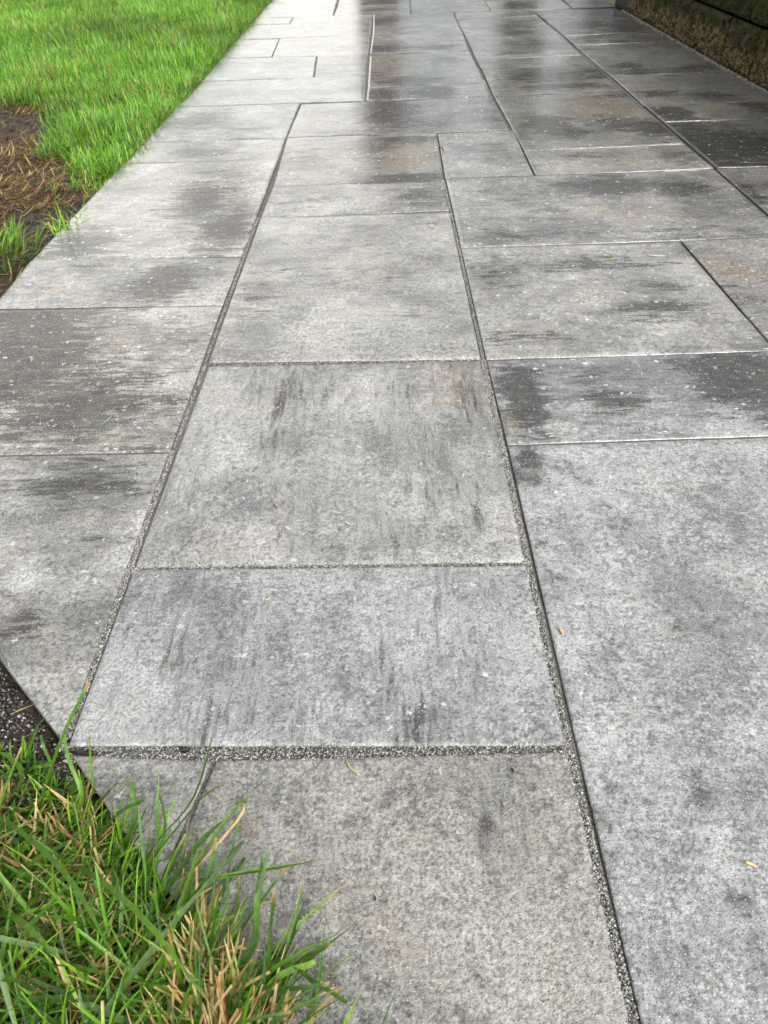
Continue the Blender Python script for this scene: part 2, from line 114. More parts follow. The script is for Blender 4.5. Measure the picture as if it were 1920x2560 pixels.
# ---------------------------------------------------------------- materials
def noise_col(s,v,sc):
    x=s.n('ShaderNodeTexNoise'); s.put(x.inputs['Vector'],v); x.inputs['Scale'].default_value=sc; x.inputs['Detail'].default_value=2; return x.outputs['Color']
def slab_material():
    s=N('wet_concrete'); pos=s.n('ShaderNodeNewGeometry').outputs['Position']
    rnd=s.n('ShaderNodeObjectInfo').outputs['Random']
    off=s.n('ShaderNodeCombineXYZ'); s.l(s.math('MULTIPLY',rnd,37.),off.inputs[0]); s.l(s.math('MULTIPLY',rnd,91.),off.inputs[1]); s.l(s.math('MULTIPLY',rnd,53.),off.inputs[2])
    v=s.vm('ADD',pos,off.outputs[0])
    mk=s.sep(s.attr('marks').outputs['Color']); R,Gc,B=mk[0],mk[1],mk[2]; ED=s.attr('marks').outputs['Alpha']
    along=s.attr('along','OBJECT').outputs['Fac']; tone=s.attr('tone','OBJECT').outputs['Fac']; warm=s.attr('warm','OBJECT').outputs['Fac']; wet=s.attr('wet','OBJECT').outputs['Fac']
    sc=s.n('ShaderNodeMix',data_type='VECTOR'); s.l(along,sc.inputs[0]); sc.inputs[4].default_value=(.2,1,1); sc.inputs[5].default_value=(1,.16,1)
    vs=s.vm('MULTIPLY',v,sc.outputs[1])
    sc2=s.n('ShaderNodeMix',data_type='VECTOR'); s.l(along,sc2.inputs[0]); sc2.inputs[4].default_value=(.5,1,1); sc2.inputs[5].default_value=(1,.5,1); vs2=s.vm('MULTIPLY',v,sc2.outputs[1])
    streak=s.noise(vs,46,6,.68); sbroad=s.noise(vs,17,6,.62); sfine=s.noise(vs,120,4,.65); big=s.noise(v,4.5,4,.55); med=s.noise(v,26,5,.65); fine=s.noise(v,230,3,.6); mid=s.noise(v,95,3,.62)
    # mottled cement body
    b1=s.mix(s.ramp(s.math('ADD',big,s.math('MULTIPLY',s.math('SUBTRACT',mid,.5),.7)),.34,.66),(.165,.165,.158),(.345,.343,.325))
    cloud=s.noise(v,12,5,.62); b1=s.mix(s.ramp(wet,.2,.8,.45,1.),b1,s.mix(1.,b1,s.ramp(cloud,.34,.66,.76,1.16),'MULTIPLY'),'MIX')
    pit=s.math('MULTIPLY',s.ramp(s.math('ADD',mid,s.math('MULTIPLY',s.math('SUBTRACT',cloud,.5),-.5)),.52,.66),s.ramp(fine,.42,.60)); b1=s.mix(s.math('MULTIPLY',pit,s.ramp(wet,.2,.5,.22,.6)),b1,(.06,.06,.06))
    b1=s.mix(s.ramp(s.math('ADD',sbroad,s.math('MULTIPLY',streak,.6)),.70,1.0,0,.55),b1,(.39,.388,.372))
    b1=s.mix(s.ramp(s.math('ADD',streak,s.math('MULTIPLY',s.math('SUBTRACT',fine,.5),.5)),.55,.76,0,.36),b1,(.09,.09,.092))
    b1=s.mix(s.ramp(s.math('ADD',sbroad,s.math('MULTIPLY',sfine,.4)),.74,.92,0,.36),b1,(.14,.14,.13))
    b1=s.mix(s.math('MULTIPLY',s.ramp(s.noise(v,9,4,.6),.52,.68,0,.36),warm),b1,(.30,.235,.165))
    # tan patches
    tm=s.ramp(s.math('ADD',Gc,s.math('MULTIPLY',s.math('SUBTRACT',med,.5),1.6)),.30,1.05,0,.62)
    b1=s.mix(tm,b1,s.mix(s.ramp(mid,.35,.65),(.21,.155,.095),(.33,.26,.175)))
    # pale film
    lm=s.ramp(s.math('ADD',B,s.math('MULTIPLY',s.math('SUBTRACT',streak,.5),1.8)),.25,.95,0,.7)
    b1=s.mix(lm,b1,(.47,.465,.45))
    # dark stains and painted-in dark reflections, broken up by grain
    q=s.math('MULTIPLY',R,1.25)
    for nn,aa in ((sbroad,1.9),(streak,1.7),(sfine,1.7),(fine,1.8),(mid,1.0),(med,1.0)): q=s.math('ADD',q,s.math('MULTIPLY',s.math('SUBTRACT',nn,.5),aa))
    dm=s.math('MULTIPLY',s.ramp(q,.34,s.ramp(wet,.3,.75,1.1,.72),0,.93),s.ramp(R,.0,.10))
    b1=s.mix(dm,b1,s.mix(s.ramp(med,.4,.6),(.030,.028,.026),(.062,.056,.048)))
    # aggregate grain
    g=s.ramp(fine,.3,.7,.50,1.48,False); g2=s.ramp(mid,.25,.75,.80,1.2,False)
    coarse=s.noise(vs2,64,6,.78); g3=s.ramp(coarse,.36,.64,.68,1.26,False)
    b1=s.mix(1.,b1,s.math('MULTIPLY',g,g2),'MULTIPLY'); b1=s.mix(s.ramp(wet,.3,.85,.12,1.),b1,s.mix(1.,b1,g3,'MULTIPLY'))
    b1=s.mix(s.math('MULTIPLY',s.math('MULTIPLY',s.ramp(coarse,.56,.64),s.ramp(wet,.35,.85,.02,.8)),s.ramp(sbroad,.42,.58)),b1,(.055,.054,.05))
    d,c=s.vor(v,430); cs=s.sep(c)
    b1=s.mix(s.math('MULTIPLY',s.ramp(d,.42,.28),s.ramp(cs[0],.76,.86,0,.7)),b1,(.04,.042,.05))
    b1=s.mix(s.math('MULTIPLY',s.ramp(d,.42,.25),s.ramp(cs[1],.87,.94,0,.55)),b1,(.80,.80,.78))
    vj=s.vm('ADD',v,s.vm('MULTIPLY',s.vm('SUBTRACT',noise_col(s,v,130),(.5,.5,.5)),(.022,.022,.022)))
    d2,c2=s.vor(vj,70); c2s=s.sep(c2)
    peb=s.math('MULTIPLY',s.ramp(s.math('ADD',d2,s.math('MULTIPLY',c2s[2],.16)),.36,.24),s.ramp(c2s[0],.90,.92,0,.6))
    b1=s.mix(peb,b1,s.mix(c2s[1],(.56,.61,.68),(.62,.54,.44)))
    d3,c3=s.vor(vj,125); c3s=s.sep(c3)
    b1=s.mix(s.math('MULTIPLY',s.ramp(d3,.34,.24),s.ramp(c3s[0],.90,.93,0,.6)),b1,s.mix(c3s[1],(.07,.075,.10),(.50,.48,.44)))
    # paler along the slab arris
    b1=s.mix(s.math('MULTIPLY',ED,s.ramp(s.noise(v,11,3),.50,.74,.0,.35)),b1,(.46,.46,.45))
    d4,c4=s.vor(vj,58); c4s=s.sep(c4)
    cool=s.attr('cool','OBJECT').outputs['Fac']; b1=s.mix(1.,b1,s.mix(cool,(1.0,.99,.945),(.935,.96,1.01)),'MULTIPLY')
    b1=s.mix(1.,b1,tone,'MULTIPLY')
    b1=s.mix(s.math('MULTIPLY',s.math('MULTIPLY',s.ramp(s.math('SUBTRACT',s.math('ADD',d4,s.math('MULTIPLY',s.math('SUBTRACT',mid,.5),.2)),s.math('MULTIPLY',s.math('POWER',c4s[1],2.),.24)),.07,.0),s.ramp(c4s[0],.45,.5,0,.75)),s.ramp(wet,.35,.95,0,1)),b1,(.72,.74,.77))  # pale flecks: sky glint on water drops put into the colour
    # relief
    h=s.math('ADD',s.math('MULTIPLY',fine,.55),s.math('MULTIPLY',mid,1.0)); h=s.math('ADD',h,s.math('MULTIPLY',s.ramp(d,.0,.5,1.,0.),.35))
    h=s.math('ADD',h,s.math('MULTIPLY',streak,.9))
    nb=s.bump(h,.85,.0020)
    # beads of rain standing on the film
    dd,dc=s.vor(v,88); dcs=s.sep(dc)
    rad=s.math('MULTIPLY',s.ramp(dcs[0],.70,1.,0.,.36,False),wet)
    bead=s.math('SQRT',s.math('MAXIMUM',s.math('SUBTRACT',s.math('MULTIPLY',rad,rad),s.math('MULTIPLY',dd,dd)),0.))
    hc=s.math('ADD',s.math('MULTIPLY',h,s.ramp(wet,0.,1.,.45,.36)),s.math('MULTIPLY',bead,4.5))
    hc=s.math('ADD',hc,s.math('MULTIPLY',s.math('ADD',s.noise(v,38,3,.6),s.math('MULTIPLY',coarse,.6)),.8)); hc=s.math('ADD',hc,s.math('MULTIPLY',s.noise(v,9,2,.5),2.0))
    nc=s.bump(hc,.36,.0016)
    cw=s.math('MULTIPLY',s.ramp(s.math('ADD',s.noise(v,7,3,.5),s.math('MULTIPLY',wet,.5)),.46,.74,.30,1.),wet,clamp=True)
    s.bsdf(Base_Color=b1,Roughness=s.ramp(fine,.3,.7,.42,.62),Normal=nb,Specular_IOR_Level=.35,Coat_Weight=cw,Coat_Roughness=s.ramp(s.math('ADD',med,s.math('MULTIPLY',s.math('SUBTRACT',cloud,.5),.8)),.3,.7,.03,.12),Coat_IOR=1.5,Coat_Normal=nc)
    return s.m
def sand_material():
    s=N('jointing_sand'); v=s.n('ShaderNodeNewGeometry').outputs['Position']
    d,c=s.vor(v,520); cs=s.sep(c); m=s.noise(v,30,4,.6)
    b=s.mix(cs[0],(.05,.05,.046),(.22,.215,.20)); b=s.mix(s.ramp(m,.4,.7,0,.5),b,(.055,.058,.045)); b=s.mix(s.ramp(s.noise(v,6,3),.52,.7,0,.5),b,(.10,.10,.045))
    h=s.math('ADD',s.ramp(d,0,.6,1,0),m); s.bsdf(Base_Color=b,Roughness=.55,Normal=s.bump(h,.9,.002),Specular_IOR_Level=.5); return s.m
def soil_material(grey=False):
    s=N('gritty_soil' if grey else 'wet_soil'); v=s.n('ShaderNodeNewGeometry').outputs['Position']
    m=s.noise(v,45,6,.7); f=s.noise(v,260,3,.6); d,c=s.vor(v,170); cs=s.sep(c)
    b=s.mix(s.ramp(m,.35,.68),(.010,.008,.006),(.05,.033,.022)); b=s.mix(s.ramp(s.noise(v,14,4),.5,.66,0,.6),b,(.055,.055,.052) if grey else (.085,.05,.022)); b=s.mix(s.math('MULTIPLY',s.ramp(d,.4,.2),s.ramp(cs[0],.78,.86,0,.8)),b,(.22,.21,.19))
    s.bsdf(Base_Color=b,Roughness=s.ramp(f,.3,.7,.3,.75),Normal=s.bump(s.math('ADD',m,s.math('MULTIPLY',f,.4)),1.,.012),Specular_IOR_Level=.22); return s.m
def blade_material(name,transl=.35,rough=.32):
    s=N(name); c=s.attr('tint').outputs['Color']
    v=s.n('ShaderNodeNewGeometry').outputs['Position']
    b=s.mix(1.,c,s.ramp(s.noise(v,160,2),.3,.7,.78,1.2,False),'MULTIPLY')
    p=s.bsdf(Base_Color=b,Roughness=rough,Specular_IOR_Level=.38)
    t=s.n('ShaderNodeBsdfTranslucent'); s.l(s.mix(1.,b,(1.25,1.35,.6),'MULTIPLY'),t.inputs[0])
    mx=s.n('ShaderNodeMixShader'); mx.inputs[0].default_value=transl; s.l(p.outputs[0],mx.inputs[1]); s.l(t.outputs[0],mx.inputs[2]); s.l(mx.outputs[0],s.out.inputs[0]); return s.m
def plain(name,colr,rough=.6,bumpd=.0,scale=60,var=.25,spec=.4):
    s=N(name); v=s.n('ShaderNodeNewGeometry').outputs['Position']; n=s.noise(v,scale,4,.6)
    b=s.mix(1.,colr,s.ramp(n,.3,.7,1-var,1+var,False),'MULTIPLY')
    k=dict(Base_Color=b,Roughness=rough,Specular_IOR_Level=spec)
    if bumpd: k['Normal']=s.bump(n,.8,bumpd)
    s.bsdf(**k); return s.m
def block_material():
    s=N('mossy_split_stone'); v=s.n('ShaderNodeNewGeometry').outputs['Position']
    z=s.n('ShaderNodeSeparateXYZ'); s.l(v,z.inputs[0]); z=z.outputs[2]
    d,c=s.vor(s.vm('ADD',v,s.vm('MULTIPLY',noise_col(s,v,90),(.02,.02,.02))),80); cs=s.sep(c); m=s.noise(v,22,5,.65); f=s.noise(v,150,4,.65); big=s.noise(v,3.3,4,.6)
    b=s.mix(cs[0],(.07,.052,.02),(.33,.245,.105)); b=s.mix(s.ramp(cs[1],.72,.9,0,.85),b,(.40,.31,.15)); b=s.mix(s.ramp(cs[2],.7,.9,0,.8),b,(.03,.024,.012))
    # soaked dark growth from above with an uneven, dripping lower edge
    vd=s.vm('MULTIPLY',v,(1,1,.12)); drip=s.noise(vd,13,4,.6)
    edge=s.math('ADD',s.math('MULTIPLY',s.math('SUBTRACT',drip,.5),.34),s.math('MULTIPLY',s.math('SUBTRACT',m,.5),.05))
    dk=s.ramp(s.math('ADD',z,edge),.105,.15)
    b=s.mix(s.math('MULTIPLY',dk,.93),b,s.mix(s.ramp(f,.4,.62),(.014,.012,.004),(.085,.07,.024)))
    mo=s.math('MULTIPLY',s.ramp(s.math('ADD',big,s.math('MULTIPLY',s.math('SUBTRACT',f,.5),.5)),.42,.62,0,.9),s.ramp(z,.06,.24))
    b=s.mix(mo,b,s.mix(s.ramp(f,.35,.65),(.014,.026,.003),(.085,.115,.015)))
    h=s.math('ADD',s.math('MULTIPLY',s.ramp(d,0,.6,1,0),.7),s.math('ADD',f,m))
    s.bsdf(Base_Color=b,Roughness=s.ramp(f,.3,.7,.35,.8),Normal=s.bump(h,1.,.016),Specular_IOR_Level=.18); return s.m
MSLAB=slab_material();MSAND=sand_material();MSIDE=plain('shaded_sandy_side',(.085,.08,.068),.8,.002,220,.5,.2);MSOIL=soil_material();MBLADE=blade_material('grass_blade',.35,.42);MSTRAW=blade_material('dry_straw',.2,.5);MBLOCK=block_material()  # sandy slab sides, darkened to put the joint shade into their colour

# ---------------------------------------------------------------- ground, soil, lawn sheet
def in_path(x,y,m=0.): return (x>-1.03-m)&(x<1.78+m)&(x+y>.03-m)
soilp=[(-1.984,4.167),(-1.674,3.937),(-1.419,3.414),(-1.348,3.109),(-1.178,2.833),(-1.04,2.749),(-.99,2.6),(-.99,1.0),(-3.,1.0),(-3.,4.4)]
def in_poly(x,y,P):
    c=np.zeros(np.shape(x),bool);n=len(P)
    for i in range(n):
        x0,y0=P[i];x1,y1=P[(i+1)%n]
        if y0==y1: continue
        c^=((y0>y)!=(y1>y))&(x<(x1-x0)*(y-y0)/(y1-y0)+x0)
    return c
def ground_z(x,y):
    z=-.028+.018*(vnoise(x,y,7,1)-.5)+.012*(vnoise(x,y,23,2)-.5)+.007*(vnoise(x,y,61,3)-.5)
    return z
def sheet(xs,ys,name,mat,zf,kind='structure'):
    X,Y=np.meshgrid(xs,ys); Z=zf(X,Y); V=np.stack([X.ravel(),Y.ravel(),Z.ravel()],1)
    nx=len(xs);i=np.arange((len(ys)-1)*nx).reshape(-1,nx)[:,:-1].ravel()
    Q=np.stack([i,i+1,i+nx+1,i+nx],1); me=fast_mesh(name,V,Q); me.materials.append(mat); me.polygons.foreach_set('use_smooth',[True]*len(Q))
    o=link(bpy.data.objects.new(name,me)); o['kind']=kind; return o
MLAWN=plain('lawn_ground',(.035,.055,.014),.8,.02,8,.4)
sheet([-400,-100,-30,-10,-4.99,-2,0,2,5,10,30,100,400],[-400,-100,-30,-10,-3,-1,0,1,3,5,9.9,20,40,100,400],'ground',MLAWN,lambda x,y:np.full(x.shape,-.075)+0*x)
sheet(np.arange(-5,-.93,.022),np.arange(.95,10.0,.024),'lawn_soil',MSOIL,ground_z)
def near_z(x,y):
    z=-.022+.016*(vnoise(x,y,17,4)-.5)+.008*(vnoise(x,y,70,5)-.5)+.004*(vnoise(x,y,160,6)-.5)
    return np.where(x+y>.05,-.072,z)
sheet(np.arange(-1.7,.35,.006),np.arange(-.45,1.12,.006),'verge_soil',soil_material(True),near_z)

# ---------------------------------------------------------------- path of slabs on jointing sand
def sand_near(x,y):
    return ((abs(x+.417)<.025)&(y<3.4))|((abs(x-.204)<.025)&(y<2.7))|((abs(y-.455)<.025)&(x<.24))|((abs(y-.766)<.025)&(x<.24))|((abs(y-1.385)<.02)&(x<.24)&(x>-.44))|((x>1.12)&(x<1.17))
path=sheet(np.arange(-.985,1.76,.02),np.arange(-.32,10.62,.02),'path',MSAND,lambda x,y:np.where(x+y<.062,-.06,np.where(y>1.55,-.0085,np.where((x<-.46)&(y>.9),-.011,-.0056))+.002*(vnoise(x,y,45,7)-.5)))
DEF=dict(tone=1.,warm=.5,wet=.6,along=0.,cool=.35)
COOL={'B1':1.,'E0':.95,'B2':.7,'E1':.9,'A1':.5,'A6':.8,'A7':.9,'A8':.9,'A9':.9,'B0':.15,'A2':.1,'A4':.2,'C5':0.,'C6':0.,'C4':0.,'D5':0.,'D6':.2,'B5':.2}
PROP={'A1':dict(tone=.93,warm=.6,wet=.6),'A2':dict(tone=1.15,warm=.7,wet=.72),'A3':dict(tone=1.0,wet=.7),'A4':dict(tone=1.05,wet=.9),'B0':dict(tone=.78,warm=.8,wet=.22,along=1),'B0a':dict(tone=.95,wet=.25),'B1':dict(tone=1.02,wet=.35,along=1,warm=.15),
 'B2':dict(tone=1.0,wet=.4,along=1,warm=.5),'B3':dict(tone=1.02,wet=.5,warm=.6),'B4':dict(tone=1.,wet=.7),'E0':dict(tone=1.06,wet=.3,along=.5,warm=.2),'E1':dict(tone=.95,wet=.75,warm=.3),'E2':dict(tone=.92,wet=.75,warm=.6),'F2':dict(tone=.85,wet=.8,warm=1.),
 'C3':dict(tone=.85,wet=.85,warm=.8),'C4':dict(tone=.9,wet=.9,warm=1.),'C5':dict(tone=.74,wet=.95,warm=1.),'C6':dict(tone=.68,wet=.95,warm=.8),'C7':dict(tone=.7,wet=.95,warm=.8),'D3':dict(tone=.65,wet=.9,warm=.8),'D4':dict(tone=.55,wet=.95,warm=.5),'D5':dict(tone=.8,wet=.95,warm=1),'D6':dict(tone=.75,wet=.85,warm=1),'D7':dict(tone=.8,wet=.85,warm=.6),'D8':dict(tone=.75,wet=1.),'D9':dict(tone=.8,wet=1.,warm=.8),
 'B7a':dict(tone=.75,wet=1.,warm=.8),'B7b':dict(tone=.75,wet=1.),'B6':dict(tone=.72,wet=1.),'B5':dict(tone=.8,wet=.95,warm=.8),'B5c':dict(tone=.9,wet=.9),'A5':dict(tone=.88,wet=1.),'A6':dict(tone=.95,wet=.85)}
def half_gap(ax,ay,bx,by):
    mx,my=(ax+bx)/2,(ay+by)/2
    if abs(ax-bx)<abs(ay-by):
        if abs(mx+.415)<.03: return .0042 if my<1.1 else (.0032 if my<3.3 else .0025)
        if abs(mx-.207)<.02: return .0042 if my<1.45 else (.0034 if my<2.7 else .0025)
        if abs(mx-.52)<.03 or abs(mx+.09)<.03: return .0034
        if abs(mx-1.14)<.03: return .004
        return .0025
    if abs(my-.452)<.03: return .0036
    if abs(my-.766)<.03 and mx<.2: return .0034
    if abs(my-1.385)<.03 and mx<.2: return .0032
    if abs(my-1.07)<.02 and mx>.2: return .0026
    if abs(mx+.245)<.03 and my<.5: return .0011
    return .0032 if (my<2.4 and mx<-.4) else .0020
rs=np.random.RandomState(5)
def make_slab(key,C):
    C=np.array(C,float); n=4
    # move each side inward by half its joint
    lines=[]
    for i in range(4):
        a,b=C[i],C[(i+1)%4]; d=b-a; L=np.hypot(*d); d/=L; nrm=np.array([d[1],-d[0]])   # clockwise ring: inward normal
        g=half_gap(*a,*b); lines.append((a+nrm*g,d))
    P=[]
    for i in range(4):
        p,d=lines[i-1]; q,e=lines[i]; M=np.array([d,-e]).T
        P.append(p+d*np.linalg.solve(M,q-p)[0] if abs(np.linalg.det(M))>.05 else (p+d*np.dot(q-p,d)))
    P=np.array(P); ctr=P.mean(0)
    w=max(np.hypot(*(P[1]-P[0])),np.hypot(*(P[2]-P[3]))); h=max(np.hypot(*(P[3]-P[0])),np.hypot(*(P[2]-P[1])))
    cell=.028 if ctr[1]<2.3 else (.045 if ctr[1]<4.4 else .09)
    nx=max(3,int(w/cell));ny=max(3,int(h/cell))
    if key[0]=='Z': nx=ny=2
    ch=.0026 if ctr[1]<1.5 else .0015
    def bil(u,v): # u right, v down
        return ((1-u)*(1-v))[:,None]*P[0]+(u*(1-v))[:,None]*P[1]+(u*v)[:,None]*P[2]+((1-u)*v)[:,None]*P[3]
    us=np.concatenate([[0],[ch/w*1.0],np.linspace(max(.02,2.5*ch/w),1-max(.02,2.5*ch/w),nx-1),[1-ch/w],[1]]); vs=np.concatenate([[0],[ch/h],np.linspace(max(.02,2.5*ch/h),1-max(.02,2.5*ch/h),ny-1),[1-ch/h],[1]])
    U,Vv=np.meshgrid(us,vs); xy=bil(U.ravel(),Vv.ravel()); NU,NV=len(us),len(vs)
    rim=((U==0)|(U==1)|(Vv==0)|(Vv==1)).ravel()
    tx,ty=np.clip(rs.normal(0,.0045,2),-.007,.007) if ctr[1]>1.6 else rs.normal(0,.0012,2); dz=rs.normal(0,.0006)
    z=dz+(xy[:,0]-ctr[0])*tx+(xy[:,1]-ctr[1])*ty+.0010*(vnoise(xy[:,0],xy[:,1],6.,11)-.5)+.0007*(vnoise(xy[:,0],xy[:,1],19.,12)-.5)
    z=np.where(rim,z-.0012-.0016*vnoise(xy[:,0],xy[:,1],60,13),z)
    V=np.column_stack([xy,z]); i=np.arange((NV-1)*NU).reshape(-1,NU)[:,:-1].ravel(); Q=[np.stack([i+NU,i+NU+1,i+1,i],1)]
    # skirt down to the bed
    ring=list(range(0,NU))+[r*NU+NU-1 for r in range(1,NV)]+[ (NV-1)*NU+c for c in range(NU-2,-1,-1)]+[r*NU for r in range(NV-2,0,-1)]
    base=len(V); S=V[ring].copy(); S[:,2]=-.055; V=np.vstack([V,S]); k=len(ring); ar=np.arange(k); r=np.array(ring); nq0=len(Q[0])
    Q.append(np.stack([r,np.roll(r,-1),base+np.roll(ar,-1),base+ar],1)); Q=np.vstack(Q)
    M=np.zeros((len(V),4),np.float32)
    for cx,cy,rx,ry,a,cn in MARKS.get(key,[]):
        g=a*np.exp(-(((V[:,0]-cx)/rx)**2+((V[:,1]-cy)/ry)**2)); M[:,cn]=np.maximum(M[:,cn],g*(1.3 if ctr[1]>2.3 and cn==0 else 1.))
    ek=.7 if key in ('B0','B1') else .1; M[:len(rim),3]=np.where(rim,ek,0.); edge2=((U<=ch/w*1.01)|(U>=1-ch/w*1.01)|(Vv<=ch/h*1.01)|(Vv>=1-ch/h*1.01)).ravel(); M[:len(rim),3]=np.maximum(M[:len(rim),3],np.where(edge2,.8*ek,0))
    V[:,:2]-=ctr
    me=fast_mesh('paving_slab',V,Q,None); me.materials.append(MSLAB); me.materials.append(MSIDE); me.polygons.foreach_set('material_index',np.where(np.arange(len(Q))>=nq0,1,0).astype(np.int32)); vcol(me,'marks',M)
    me.polygons.foreach_set('use_smooth',[True]*len(me.polygons))
    o=bpy.data.objects.new('paving_slab',me); o.location=(ctr[0],ctr[1],0); link(o,path)
    pr=dict(DEF); pr['tone']=.82+.3*rs.rand(); pr['warm']=.3+.5*rs.rand()
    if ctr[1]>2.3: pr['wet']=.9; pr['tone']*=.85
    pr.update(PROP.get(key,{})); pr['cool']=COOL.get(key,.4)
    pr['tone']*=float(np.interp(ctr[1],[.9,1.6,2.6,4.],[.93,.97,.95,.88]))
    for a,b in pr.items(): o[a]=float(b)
    return o
for k,c in SLABS.items(): make_slab(k,c)
# loose sand grains in the widest joints
def grains(name,pts,sizes,mat,parent=None,tints=None,seed=1):
    r=np.random.RandomState(seed); base=np.array([(1,0,0),(-1,0,0),(0,1,0),(0,-1,0),(0,0,1),(0,0,-1)],float)
    F=np.array([(0,2,4),(2,1,4),(1,3,4),(3,0,4),(2,0,5),(1,2,5),(3,1,5),(0,3,5)])
    n=len(pts); a=r.rand(n)*6.28; V=base[None]*(sizes[:,None,None]*(.6+.8*r.rand(n,1,3)))
    c,sn=np.cos(a)[:,None],np.sin(a)[:,None]; x=V[:,:,0]*c-V[:,:,1]*sn; y=V[:,:,0]*sn+V[:,:,1]*c
    V=np.stack([x,y,V[:,:,2]],2)+np.asarray(pts)[:,None]; T=(F[None]+6*np.arange(n)[:,None,None]).reshape(-1,3)
    me=fast_mesh(name,V.reshape(-1,3),None,T); me.materials.append(mat)
    if tints is not None: vcol(me,'tint',np.repeat(np.column_stack([tints,np.ones(n)]),6,0))
    o=link(bpy.data.objects.new(name,me),parent); o['kind']='stuff'; return o
def tint_material(name,rough=.5):
    s=N(name); s.bsdf(Base_Color=s.attr('tint').outputs['Color'],Roughness=rough); return s.m
MGRAIN=tint_material('sand_grain',.45)
gp=[]
def strip(x0,y0,x1,y1,hw,n):
    t=rs.rand(n); o=(rs.rand(n)*2-1)*hw; d=np.array([x1-x0,y1-y0]); L=np.hypot(*d); nn=np.array([-d[1],d[0]])/L
    p=np.array([x0,y0])+t[:,None]*d+o[:,None]*nn; gp.append(np.column_stack([p,-.0042+.0028*rs.rand(n)+.002*vnoise(p[:,0],p[:,1],30,3)]))
strip(-.4225,.46,-.4185,1.08,.0055,3400);strip(-.416,1.08,-.411,2.3,.0035,2200);strip(.2035,.45,.2015,1.38,.006,5200);strip(.2145,-.1,.2035,.45,.006,3600);strip(.203,1.38,.199,2.6,.0035,2200)
strip(-.42,.455,.206,.449,.011,4300);strip(-.415,.771,.204,.761,.009,3600);strip(-.409,1.39,.2,1.379,.005,1200)
gp=np.vstack(gp); gt=np.clip(rs.choice([.05,.10,.2,.32,.45],len(gp),p=[.10,.16,.30,.28,.16])[:,None]*np.array([1,.98,.92])*(.8+.4*rs.rand(len(gp),1)),0,1)
grains('joint_sand',gp,.0007+.0008*rs.rand(len(gp)),MGRAIN,path,gt,2)

# ---------------------------------------------------------------- stone block wall
wall=empty('garden_wall',(1.76,4.,0)); tag(wall,'low wall of rough mossy stone blocks along the path edge','wall')
def block(y0,y1,z0,z1,x0,depth=.2,seed=0):
    cs=.008 if z0<.3 else .03; ny=max(4,int((y1-y0)/cs)); nz=max(4,int((z1-z0)/cs)); g=.004
    Y=np.linspace(y0+g,y1-g,ny+1);Z=np.linspace(z0+g*.6,z1-g*.6,nz+1); YY,ZZ=np.meshgrid(Y,Z)
    e=np.minimum(np.minimum(YY-Y[0],Y[-1]-YY),np.minimum(ZZ-Z[0],Z[-1]-ZZ)); e=np.clip(e/.022,0,1)
    X=x0+.012*(1-e)**1.5-.022*(vnoise(YY,ZZ,16,seed+3)-.5)*e-.018*(vnoise(YY,ZZ,48,seed+5)-.5)-.012*(vnoise(YY,ZZ,110,seed+8)-.5)
    V=np.stack([X.ravel(),YY.ravel(),ZZ.ravel()],1); n=ny+1; i=np.arange(nz*n).reshape(-1,n)[:,:-1].ravel(); Q=[np.stack([i,i+n,i+n+1,i+1],1)]
    ring=list(range(n))+[r*n+ny for r in range(1,nz+1)]+[nz*n+c for c in range(ny-1,-1,-1)]+[r*n for r in range(nz-1,0,-1)]
    b=len(V);S=V[ring].copy();S[:,0]=x0+depth;V=np.vstack([V,S]);k=len(ring);ar=np.arange(k);r=np.array(ring)
    Q.append(np.stack([r,b+ar,b+np.roll(ar,-1),np.roll(r,-1)],1))
    me=fast_mesh('stone_block',V-np.array([1.76,4.,0]),np.vstack(Q)); me.materials.append(MBLOCK); me.polygons.foreach_set('use_smooth',[True]*len(me.polygons))
    return link(bpy.data.objects.new('stone_block',me),wall)
NC=4
for cz in range(NC):
    y=6.26 if cz%2==0 else 6.06
    first=True; j=0
    edges=[6.27]+([5.99,5.59,5.19,4.785,4.375,4.0,3.6,3.2,2.8,2.4,2.0,1.6] if cz%2==0 else [6.19,5.79,5.39,4.98,4.58,4.19,3.8,3.4,3.0,2.6,2.2,1.8,1.6])
    for a,bb in zip(edges[1:],edges[:-1]):
        block(a,bb,cz*.207-.012*(cz==0),cz*.207+.204,1.775+.012*cz,seed=cz*20+j); j+=1
core=mesh_obj('mortar_core',[(x-1.76,y-4,z) for x in (1.835,2.03) for y in (1.61,6.26) for z in (-.05,.81)],[(0,1,3,2),(4,6,7,5),(0,4,5,1),(2,3,7,6),(1,5,7,3),(0,2,6,4)],plain('mortar',(.05,.045,.03),.9,.004,80),wall)
post=empty('wooden_post',(1.87,6.45,0)); tag(post,'dark weathered post standing at the far end of the stone wall','post')
def boxv(x0,x1,y0,y1,z0,z1,b=.0):
    return [(x,y,z) for x in (x0,x1) for y in (y0,y1) for z in (z0,z1)]
BF=[(0,1,3,2),(4,6,7,5),(0,4,5,1),(2,3,7,6),(1,5,7,3),(0,2,6,4)]
MPOST=plain('weathered_timber',(.022,.02,.015),.7,.004,30)
mesh_obj('shaft',boxv(-.085,.1,-.165,.2,-.05,1.15),BF,MPOST,post)
mesh_obj('cap',boxv(-.11,.125,-.19,.225,1.153,1.20),BF,MPOST,post)
# grit swept against the foot of the wall
n=5200; yy=1.7+4.6*rs.rand(n); xx=1.757-abs(rs.normal(0,.012,n))*(.4+1.2*vnoise(yy,yy*0,9,4)); 
gz=tag(grains('wall_foot_grit',np.column_stack([xx,yy,.001+.002*rs.rand(n)]),.0016+.0026*rs.rand(n),MGRAIN,None,np.clip(rs.choice([.1,.2,.3,.42],n)[:,None]*np.array([1,.93,.8]),0,1),8))

